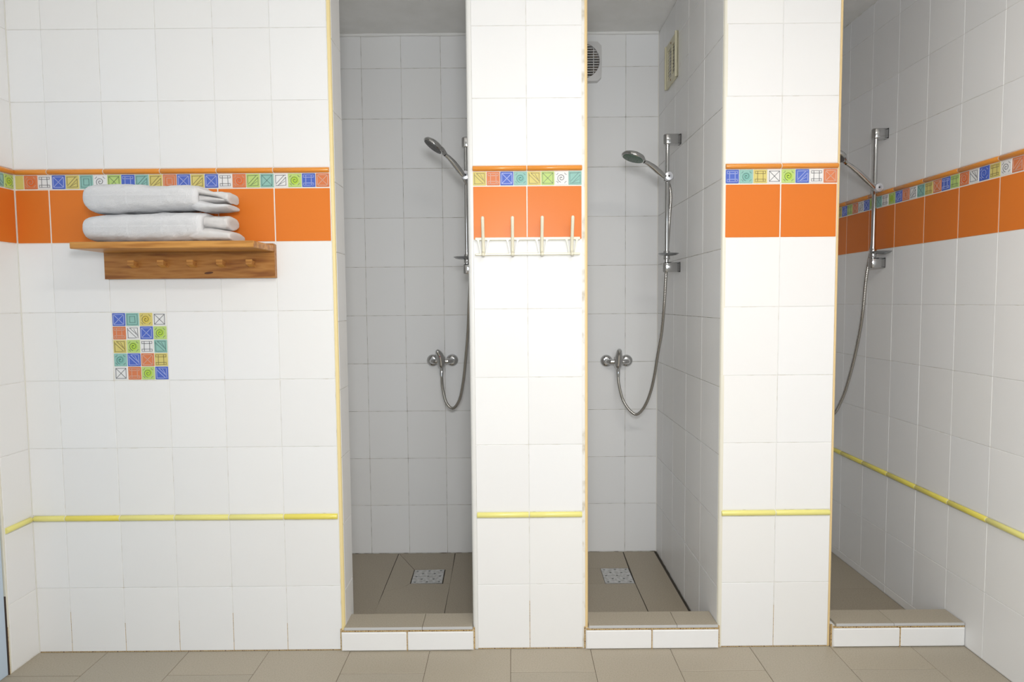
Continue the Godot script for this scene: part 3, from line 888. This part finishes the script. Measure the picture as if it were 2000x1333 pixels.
func rail(label: String, wall_x: float, bx: float, z: float, y1: float, y0: float, ky: float, dy: float, dish_dx: float) -> void:
	var o := Vector3(wall_x, y0, z)
	var t := thing("shower_rail", label, "shower rail", o, "chrome shower rails in the stalls")
	var reach := wall_x - bx
	var q := Geo.new()
	q.lathe(Vector3(-reach, -0.005, 0), Vector3.UP, [Vector2(0.0095, 0), Vector2(0.0095, y1 - y0 + 0.01)], 24)
	part(t, "bar", q.mesh(), M.chrome)
	for y in [y1 - y0, 0.0]:
		var b := part(t, "bracket", bracket_mesh(reach, 0.044), M.chrome, Transform3D(Basis.IDENTITY, Vector3(0, y, 0)))
		part(b, "gasket", slab(Vector3(0.004, 0.044, 0.036), 0.001), M.plastic_black, Transform3D(Basis.IDENTITY, Vector3(-0.0022, 0, 0)))
	# slider with its round knob facing the room
	var s := Geo.new()
	s.lathe(Vector3(-reach, ky - y0 - 0.019, 0), Vector3.UP, [Vector2(0.011, 0), Vector2(0.0155, 0.003), Vector2(0.0155, 0.035), Vector2(0.011, 0.038)], 20)
	s.lathe(Vector3(-reach, ky - y0, 0.0), Vector3(0, 0, 1), [Vector2(0.013, 0.008), Vector2(0.013, 0.024)], 20)
	var sl := part(t, "slider", s.mesh(), M.chrome_soft)
	var k := Geo.new()
	k.lathe(Vector3(-reach, ky - y0, 0.020), Vector3(0, 0, 1), [Vector2(0.016, 0), Vector2(0.0200, 0.004), Vector2(0.0200, 0.015), Vector2(0.0175, 0.020), Vector2(0.0075, 0.0215), Vector2(0.0065, 0.019), Vector2(0.0, 0.019)], 28)
	part(sl, "knob", k.mesh(), M.knob)
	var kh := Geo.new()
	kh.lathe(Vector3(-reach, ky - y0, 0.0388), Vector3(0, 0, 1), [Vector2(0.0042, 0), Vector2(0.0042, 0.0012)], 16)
	part(sl, "hole_dark_disc", kh.mesh(), M.plastic_black)  # solid black disc; the darkness of a hole is put into its colour
	# cradle cup that holds the handle
	# soap dish: a shallow lens on a collar
	var c := Geo.new()
	c.lathe(Vector3(-reach, dy - y0 - 0.020, 0), Vector3.UP, [Vector2(0.0135, 0), Vector2(0.0145, 0.004), Vector2(0.0145, 0.034), Vector2(0.0125, 0.038)], 20)
	part(t, "dish_collar", c.mesh(), M.chrome_soft)
	var d := Geo.new()
	d.lathe(Vector3(-reach + dish_dx, dy - y0, 0.030), Vector3.UP, [Vector2(0.0, -0.007), Vector2(0.018, -0.0065), Vector2(0.036, -0.003), Vector2(0.047, 0.004), Vector2(0.0455, 0.005), Vector2(0.033, 0.0), Vector2(0.0, -0.003)], 32)
	part(t, "soap_dish", d.mesh(), M.dish)

func hand_shower(label: String, foot: Vector3, neck: Vector3, head: Vector3, nrm: Vector3, face_m: Material, r: float) -> void:
	var t := thing("hand_shower", label, "shower head", foot, "hand showers on the rails")
	var h := Geo.new()
	var a := Vector3.ZERO
	var b := neck - foot
	var up := (Vector3.UP - b.normalized() * b.normalized().y) * 0.006
	h.tube(PackedVector3Array([a, a.lerp(b, 0.08), a.lerp(b, 0.3) + up * 0.5, a.lerp(b, 0.6) + up, a.lerp(b, 0.85) + up * 0.8, b]), PackedFloat32Array([0.0105, 0.0118, 0.0132, 0.0122, 0.0098, 0.0085]), 16)
	part(t, "handle", h.mesh(), M.chrome)
	var c := head - foot
	var n := nrm.normalized()
	var g := Geo.new()
	g.lathe(c, n, [Vector2(0.006, -0.020), Vector2(r * 0.55, -0.0175), Vector2(r * 0.88, -0.010), Vector2(r, -0.001), Vector2(r * 0.99, 0.005), Vector2(r * 0.93, 0.008), Vector2(0.0, 0.007)], 36)
	# shoulder that runs from the handle into the head
	var toward := (b - c).normalized()
	toward = (toward - n * toward.dot(n)).normalized()
	g.tube(PackedVector3Array([b - (b - a).normalized() * -0.012, b, c + toward * r * 0.75 - n * 0.006, c + toward * r * 0.3 - n * 0.012]), PackedFloat32Array([0.009, 0.0095, 0.013, 0.008]), 14)
	var hd := part(t, "head", g.mesh(), M.chrome)
	var f := Geo.new()
	f.lathe(c, n, [Vector2(r * 0.86, 0.006), Vector2(r * 0.86, 0.0095), Vector2(r * 0.80, 0.0105), Vector2(0.0, 0.0105)], 32)
	# rubber nozzles
	var u := n.cross(Vector3.BACK).normalized()
	var w := n.cross(u)
	for k in 18:
		var an := TAU * k / 18.0
		var rr := r * (0.62 if k % 2 else 0.4)
		f.lathe(c + u * cos(an) * rr + w * sin(an) * rr, n, [Vector2(0.0016, 0.009), Vector2(0.0012, 0.0122)], 6)
	part(hd, "spray_face", f.mesh(), face_m)

func smooth_path(pts: Array, per: int) -> PackedVector3Array:
	var cv := Curve3D.new()
	for i in pts.size():
		var p: Vector3 = pts[i]
		var pa: Vector3 = pts[maxi(i - 1, 0)]
		var pb: Vector3 = pts[mini(i + 1, pts.size() - 1)]
		var tg := (pb - pa) / 6.0
		cv.add_point(p, -tg, tg)
	cv.bake_interval = 0.002
	var out := PackedVector3Array()
	var l := cv.get_baked_length()
	for i in per + 1:
		out.append(cv.sample_baked(l * i / per, true))
	return out

func hose(label: String, pts: Array) -> void:
	var o: Vector3 = pts[-1]
	var t := thing("shower_hose", label, "hose", o, "chrome shower hoses")
	var lp := []
	for p in pts: lp.append(p - o)
	var path := smooth_path(lp, 560)
	var rad := PackedFloat32Array()
	for i in path.size(): rad.append(0.0078 if i % 3 else 0.0064)
	var q := Geo.new()
	q.tube(path, rad, 10)
	part(t, "spiral_tube", q.mesh(), M.hose)
	for e in [0, path.size() - 1]:
		var g := Geo.new()
		var a := path[e]
		var b := path[12] if e == 0 else path[e - 12]
		g.tube(PackedVector3Array([a, a.lerp(b, 0.45), b]), PackedFloat32Array([0.0098, 0.0098, 0.0080]), 12)
		part(t, "end_nut", g.mesh(), M.chrome)

func mixer(label: String, c: Vector3, half: float, lever: Array, marked: bool) -> void:
	var t := thing("shower_mixer", label, "mixer tap", Vector3(c.x, c.y, ZB), "chrome shower mixers on the back wall")
	for s in [-1.0, 1.0]:
		var q := Geo.new()
		q.lathe(Vector3(s * half, 0, 0.0005), Vector3(0, 0, 1), [Vector2(0.032, 0), Vector2(0.0315, 0.006), Vector2(0.028, 0.013), Vector2(0.020, 0.018), Vector2(0.014, 0.0195), Vector2(0.0, 0.0195)], 32)
		part(t, "wall_cover", q.mesh(), M.chrome)
	var b := Geo.new()
	# the arms bend out of the wall covers into the central barrel
	b.tube(smooth_path([Vector3(-half, 0, 0.010), Vector3(-half, 0, 0.040), Vector3(-half + 0.008, 0, 0.054), Vector3(-half + 0.022, 0, 0.058), Vector3(0, 0, 0.058), Vector3(half - 0.022, 0, 0.058), Vector3(half - 0.008, 0, 0.054), Vector3(half, 0, 0.040), Vector3(half, 0, 0.010)], 60), PackedFloat32Array([0.0135]), 18)
	b.lathe(Vector3(0, -0.034, 0.058), Vector3.UP, [Vector2(0.010, 0), Vector2(0.0165, 0.006), Vector2(0.0205, 0.018), Vector2(0.0215, 0.045), Vector2(0.0195, 0.058), Vector2(0.012, 0.063), Vector2(0.0, 0.064)], 28)
	part(t, "body", b.mesh(), M.chrome)
	var l := Geo.new()
	var lp := []
	for p in lever: lp.append(p)
	var sm := smooth_path(lp, 18)
	var rr := PackedFloat32Array()
	for i in sm.size():
		var u := float(i) / (sm.size() - 1)
		rr.append(lerpf(0.0215, 0.0105, u * u) if u < 0.95 else 0.006)
	l.tube(sm, rr, 18)
	var lv := part(t, "lever", l.mesh(), M.chrome)
	if marked:
		var m := Geo.new()
		m.lathe(sm[8] + Vector3(0, 0, rr[8] - 0.0012), Vector3(0, 0, 1), [Vector2(0.0032, 0), Vector2(0.0032, 0.0022)], 14)
		part(lv, "temperature_mark", m.mesh(), M.red_mark)
	var n := Geo.new()
	n.lathe(Vector3(0, -0.050, 0.058), Vector3.UP, [Vector2(0.0105, 0), Vector2(0.0105, 0.018)], 6)
	part(t, "outlet_nut", n.mesh(), M.chrome)

func showers() -> void:
	var z := -0.58
	rail("chrome shower rail half hidden behind the coat hook pillar", -0.1535, -0.1975, z, 1.990, 1.434, 1.8425, 1.481, -0.012)
	rail("chrome shower rail on side wall of the middle stall", 0.752, 0.6945, z, 1.996, 1.434, 1.8306, 1.489, 0.0)
	rail("chrome shower rail on right wall crossing the orange band", XR, 1.6165, z, 2.013, 1.446, 1.7736, 1.490, 0.018)
	hand_shower("tilted chrome hand shower with grey spray face in left stall", Vector3(-0.206, 1.838, -0.536), Vector3(-0.2795, 1.920, -0.502), Vector3(-0.328, 1.9575, -0.490), Vector3(-0.58, -0.80, 0.10), M.rubber_grey, 0.050)
	hand_shower("chrome hand shower with dark green spray face in middle stall", Vector3(0.675, 1.825, -0.540), Vector3(0.577, 1.884, -0.502), Vector3(0.528, 1.902, -0.490), Vector3(-0.30, -0.95, 0.06), M.spray_green, 0.052)
	hand_shower("chrome hand shower poking out behind the right pillar", Vector3(1.592, 1.772, -0.540), Vector3(1.452, 1.872, -0.510), Vector3(1.400, 1.905, -0.500), Vector3(-0.50, -0.86, 0.0), M.rubber_grey, 0.050)
	hose("chrome spiral hose looping to mixer in left stall", [Vector3(-0.208, 1.835, -0.560), Vector3(-0.188, 1.79, -0.585), Vector3(-0.1785, 1.74, -0.598), Vector3(-0.1785, 1.62, -0.604), Vector3(-0.182, 1.50, -0.604), Vector3(-0.184, 1.412, -0.602), Vector3(-0.196, 1.264, -0.635), Vector3(-0.206, 1.144, -0.688), Vector3(-0.223, 1.006, -0.748), Vector3(-0.238, 0.903, -0.791), Vector3(-0.26, 0.81, -0.829), Vector3(-0.295, 0.76, -0.853), Vector3(-0.33, 0.786, -0.871), Vector3(-0.35, 0.851, -0.901), Vector3(-0.3595, 0.905, -0.945), Vector3(-0.3605, 0.936, -0.951)])
	hose("chrome spiral hose looping to mixer in middle stall", [Vector3(0.690, 1.825, -0.566), Vector3(0.7045, 1.805, -0.592), Vector3(0.7145, 1.7786, -0.603), Vector3(0.7171, 1.7378, -0.605), Vector3(0.7129, 1.6696, -0.605), Vector3(0.7088, 1.6013, -0.605), Vector3(0.7045, 1.52, -0.606), Vector3(0.699, 1.42, -0.606), Vector3(0.697, 1.256, -0.635), Vector3(0.697, 1.137, -0.68), Vector3(0.69, 1.038, -0.72), Vector3(0.683, 0.928, -0.762), Vector3(0.671, 0.837, -0.798), Vector3(0.647, 0.762, -0.827), Vector3(0.614, 0.723, -0.847), Vector3(0.579, 0.746, -0.865), Vector3(0.552, 0.794, -0.888), Vector3(0.5415, 0.855, -0.928), Vector3(0.540, 0.898, -0.948), Vector3(0.540, 0.927, -0.951)])
	hose("chrome spiral hose hanging along right wall behind the right pillar", [Vector3(1.604, 1.767, -0.566), Vector3(1.624, 1.73, -0.596), Vector3(1.632, 1.68, -0.606), Vector3(1.632, 1.60, -0.606), Vector3(1.625, 1.52, -0.606), Vector3(1.604, 1.413, -0.600), Vector3(1.602, 1.341, -0.610), Vector3(1.606, 1.225, -0.632), Vector3(1.612, 1.118, -0.669), Vector3(1.611, 0.994, -0.71), Vector3(1.602, 0.854, -0.757), Vector3(1.587, 0.776, -0.783), Vector3(1.57, 0.728, -0.80), Vector3(1.535, 0.700, -0.83), Vector3(1.50, 0.725, -0.86), Vector3(1.474, 0.79, -0.90), Vector3(1.46, 0.87, -0.94), Vector3(1.458, 0.935, -0.951)])
	mixer("chrome shower mixer with lever turned left in left stall", Vector3(-0.3605, 0.986, ZB), 0.050, [Vector3(0, -0.004, 0.066), Vector3(-0.001, 0.014, 0.072), Vector3(-0.005, 0.034, 0.080), Vector3(-0.014, 0.050, 0.090), Vector3(-0.022, 0.056, 0.096)], true)
	mixer("chrome shower mixer with upright lever in middle stall", Vector3(0.540, 0.976, ZB), 0.052, [Vector3(0, -0.004, 0.066), Vector3(0, 0.016, 0.072), Vector3(0, 0.038, 0.080), Vector3(0, 0.055, 0.092), Vector3(0, 0.062, 0.102)], false)
	mixer("chrome shower mixer hidden behind right pillar", Vector3(1.458, 0.985, ZB), 0.052, [Vector3(0, -0.004, 0.066), Vector3(0, 0.016, 0.072), Vector3(0, 0.038, 0.080), Vector3(0, 0.055, 0.092), Vector3(0, 0.062, 0.102)], false)

func drains() -> void:
	for s in [[Vector3(-0.4145, FLOOR_IN, -0.7195), 0.146, 0.152, 0.03, "square perforated steel floor drain in left stall"], [Vector3(0.4965, FLOOR_IN, -0.7105), 0.136, 0.168, 0.0, "square perforated steel floor drain in middle stall"]]:
		var t := thing("floor_drain", s[4], "floor drain", s[0], "floor drains in the stalls")
		t.rotation.y = s[3]
		var b := CSGBox3D.new()
		b.name = "grate"
		b.size = Vector3(s[1], 0.004, s[2])
		b.position = Vector3(0, -0.0015, 0)
		b.material = M.steel
		for r in 5:
			for c in (3 if r % 2 == 0 else 2):
				var h := CSGCylinder3D.new()
				h.operation = CSGShape3D.OPERATION_SUBTRACTION
				h.radius = 0.0058
				h.height = 0.02
				h.sides = 14
				h.material = M.steel
				h.position = Vector3((c - (1.0 if r % 2 == 0 else 0.5)) * s[1] * 0.39, 0, (r - 2) * s[2] * 0.205)
				b.add_child(h)
		t.add_child(b)
		# steel cup below the grate, open at the top
		var k: float = s[1] * 0.5 - 0.006
		var m: float = s[2] * 0.5 - 0.006
		block(t, "cup", Vector3(-k, -0.078, -m), Vector3(k, -0.075, m), M.steel)
		for a in [-1.0, 1.0]:
			part(t, "cup", slab(Vector3(0.002, 0.070, m * 2.0), 0.0), M.steel, Transform3D(Basis.IDENTITY, Vector3(a * k, -0.040, 0)))
			part(t, "cup", slab(Vector3(k * 2.0, 0.070, 0.002), 0.0), M.steel, Transform3D(Basis.IDENTITY, Vector3(0, -0.040, a * m)))

func vents() -> void:
	# cream louvre on the side wall of the middle stall
	var t := thing("vent_grille", "square cream plastic vent grille high on stall side wall", "vent", Vector3(0.752, 2.385, -0.722))
	var f := face(Vector3.ZERO, Vector3(0, 0, 1), Vector3.LEFT)
	var hw := 0.100
	for b in [[-hw, -0.066, -hw, hw], [0.066, hw, -hw, hw], [-0.066, 0.066, 0.066, hw], [-0.066, 0.066, -hw, -0.066]]:
		part(t, "frame", slab(Vector3(b[1] - b[0], b[3] - b[2], 0.010), 0.002), M.vent_cream, f.at((b[0] + b[1]) * 0.5, (b[2] + b[3]) * 0.5, 0.005))
	part(t, "frame", slab(Vector3(0.012, 0.2, 0.016), 0.002), M.vent_cream, f.at(hw - 0.006, 0, 0.008))
	part(t, "frame", slab(Vector3(0.012, 0.2, 0.016), 0.002), M.vent_cream, f.at(-hw + 0.006, 0, 0.008))
	part(t, "mullion", slab(Vector3(0.007, 0.134, 0.008), 0.001), M.vent_cream, f.at(0.012, 0, 0.006))
	for i in 9:
		var xf := f.at(0, -0.0585 + i * 0.0146, 0.0056)
		xf.basis = xf.basis * Basis(Vector3(1, 0, 0), -0.5)
		part(t, "slat", slab(Vector3(0.132, 0.0058, 0.0016), 0.0003), M.vent_cream, xf)
	for y in [0.083, -0.083]:
		var q := Geo.new()
		q.lathe(Vector3.ZERO, Vector3(0, 0, 1), [Vector2(0.0048, 0), Vector2(0.0048, 0.0012), Vector2(0.002, 0.002)], 14)
		part(t, "screw", q.mesh(), M.rust, f.at(0.0, y, 0.0098))
	# round extractor fan cover on the back wall
	var c := Vector3(0.363, 2.482, ZB)
	t = thing("extractor_fan", "white square extractor fan cover with round slotted grille", "fan", c)
	var poly := PackedVector2Array()
	for i in 28:
		var a := TAU * i / 28.0
		var p := Vector2(cos(a), sin(a))
		var k := pow(pow(absf(p.x), 9.0) + pow(absf(p.y), 9.0), -1.0 / 9.0)
		poly.append(p * k * 0.098)
	# plate with a round opening, as a ring of segments
	var q := Geo.new()
	var out0 := []; var out1 := []; var in1 := []; var in0 := []
	for i in 28:
		var a := TAU * i / 28.0
		var d := Vector2(cos(a), sin(a))
		out0.append(Vector3(poly[i].x, poly[i].y, 0.001)); out1.append(Vector3(poly[i].x * 0.985, poly[i].y * 0.985, 0.032))
		in1.append(Vector3(d.x * 0.086, d.y * 0.086, 0.038)); in0.append(Vector3(d.x * 0.083, d.y * 0.083, 0.003))
	var tr := PackedVector3Array()
	var gr := PackedInt32Array()
	var loops := [out0, out1, in1, in0]
	for r in 4:
		for i in 28:
			var k := (i + 1) % 28
			var A: Array = loops[r]; var B: Array = loops[(r + 1) % 4]
			tr.append_array([A[i], B[i], B[k], A[i], B[k], A[k]])
			gr.append(-1 if r != 1 else 40); gr.append(-1 if r != 1 else 40)
	q.solid(tr, gr)
	part(t, "cover", q.mesh(), M.fan_white)
	var bk := Geo.new()
	bk.lathe(Vector3(0, 0, 0.0012), Vector3(0, 0, 1), [Vector2(0.085, 0), Vector2(0.085, 0.001)], 28)
	part(t, "housing", bk.mesh(), M.fan_brown)
	var hb := Geo.new()
	hb.lathe(Vector3(0, 0, 0.0022), Vector3(0, 0, 1), [Vector2(0.026, 0), Vector2(0.026, 0.018), Vector2(0.018, 0.023), Vector2(0.0, 0.024)], 24)
	part(t, "motor_hub", hb.mesh(), M.fan_blade)
	for i in 6:
		var bl := part(t, "blade", slab(Vector3(0.052, 0.040, 0.0025), 0.0005), M.fan_blade)
		bl.transform = Transform3D(Basis(Vector3(0, 0, 1), TAU * i / 6.0) * Basis(Vector3(1, 0, 0), 0.45), Vector3.ZERO)
		bl.position = Basis(Vector3(0, 0, 1), TAU * i / 6.0) * Vector3(0.050, 0, 0) + Vector3(0, 0, 0.014)
	for i in 13:
		var y := -0.0744 + i * 0.0124
		var hwid := sqrt(maxf(0.0, 0.0845 * 0.0845 - y * y))
		part(t, "slat", slab(Vector3(hwid * 2.0, 0.0036, 0.008), 0.0006), M.fan_white, Transform3D(Basis.IDENTITY, Vector3(0, y, 0.033)))
	part(t, "rib", slab(Vector3(0.004, 0.122, 0.006), 0.0006), M.fan_white, Transform3D(Basis.IDENTITY, Vector3(0.056, 0, 0.030)))
	part(t, "rib", slab(Vector3(0.004, 0.166, 0.006), 0.0006), M.fan_white, Transform3D(Basis.IDENTITY, Vector3(0.0, 0, 0.030)))

func lamps() -> void:
	var t: Node3D
	for at in [Vector3(0.65, CEIL, 1.85)]:
		t = thing("ceiling_lamp", "long fluorescent ceiling lamp in front of the showers", "lamp", at)
		block(t, "housing", Vector3(-0.62, -0.035, -0.075), Vector3(0.62, -0.0005, 0.075), M.plastic_white, 0.004)
		block(t, "diffuser", Vector3(-0.60, -0.082, -0.060), Vector3(0.60, -0.0355, 0.060), M.diffuser, 0.01)
	t = thing("camera_flash", "photographer's flash head above the camera", "flash", Vector3(0.03, 1.60, 2.375))
	block(t, "soft_box", Vector3(-0.155, -0.125, 0.004), Vector3(0.155, 0.125, 0.03), M.plastic_black, 0.006)
	block(t, "flash_body", Vector3(-0.05, -0.04, 0.03), Vector3(0.05, 0.04, 0.14), M.plastic_black, 0.006)
	block(t, "flash_lamp", Vector3(-0.14, -0.11, -0.004), Vector3(0.14, 0.11, 0.004), M.flash_window, 0.002)

func _ready() -> void:
	rng.seed = 20240611
	build_light()
	build_materials()
	build_structure()
	shelf()
	towels()
	hook_rack()
	showers()
	drains()
	vents()
	lamps()
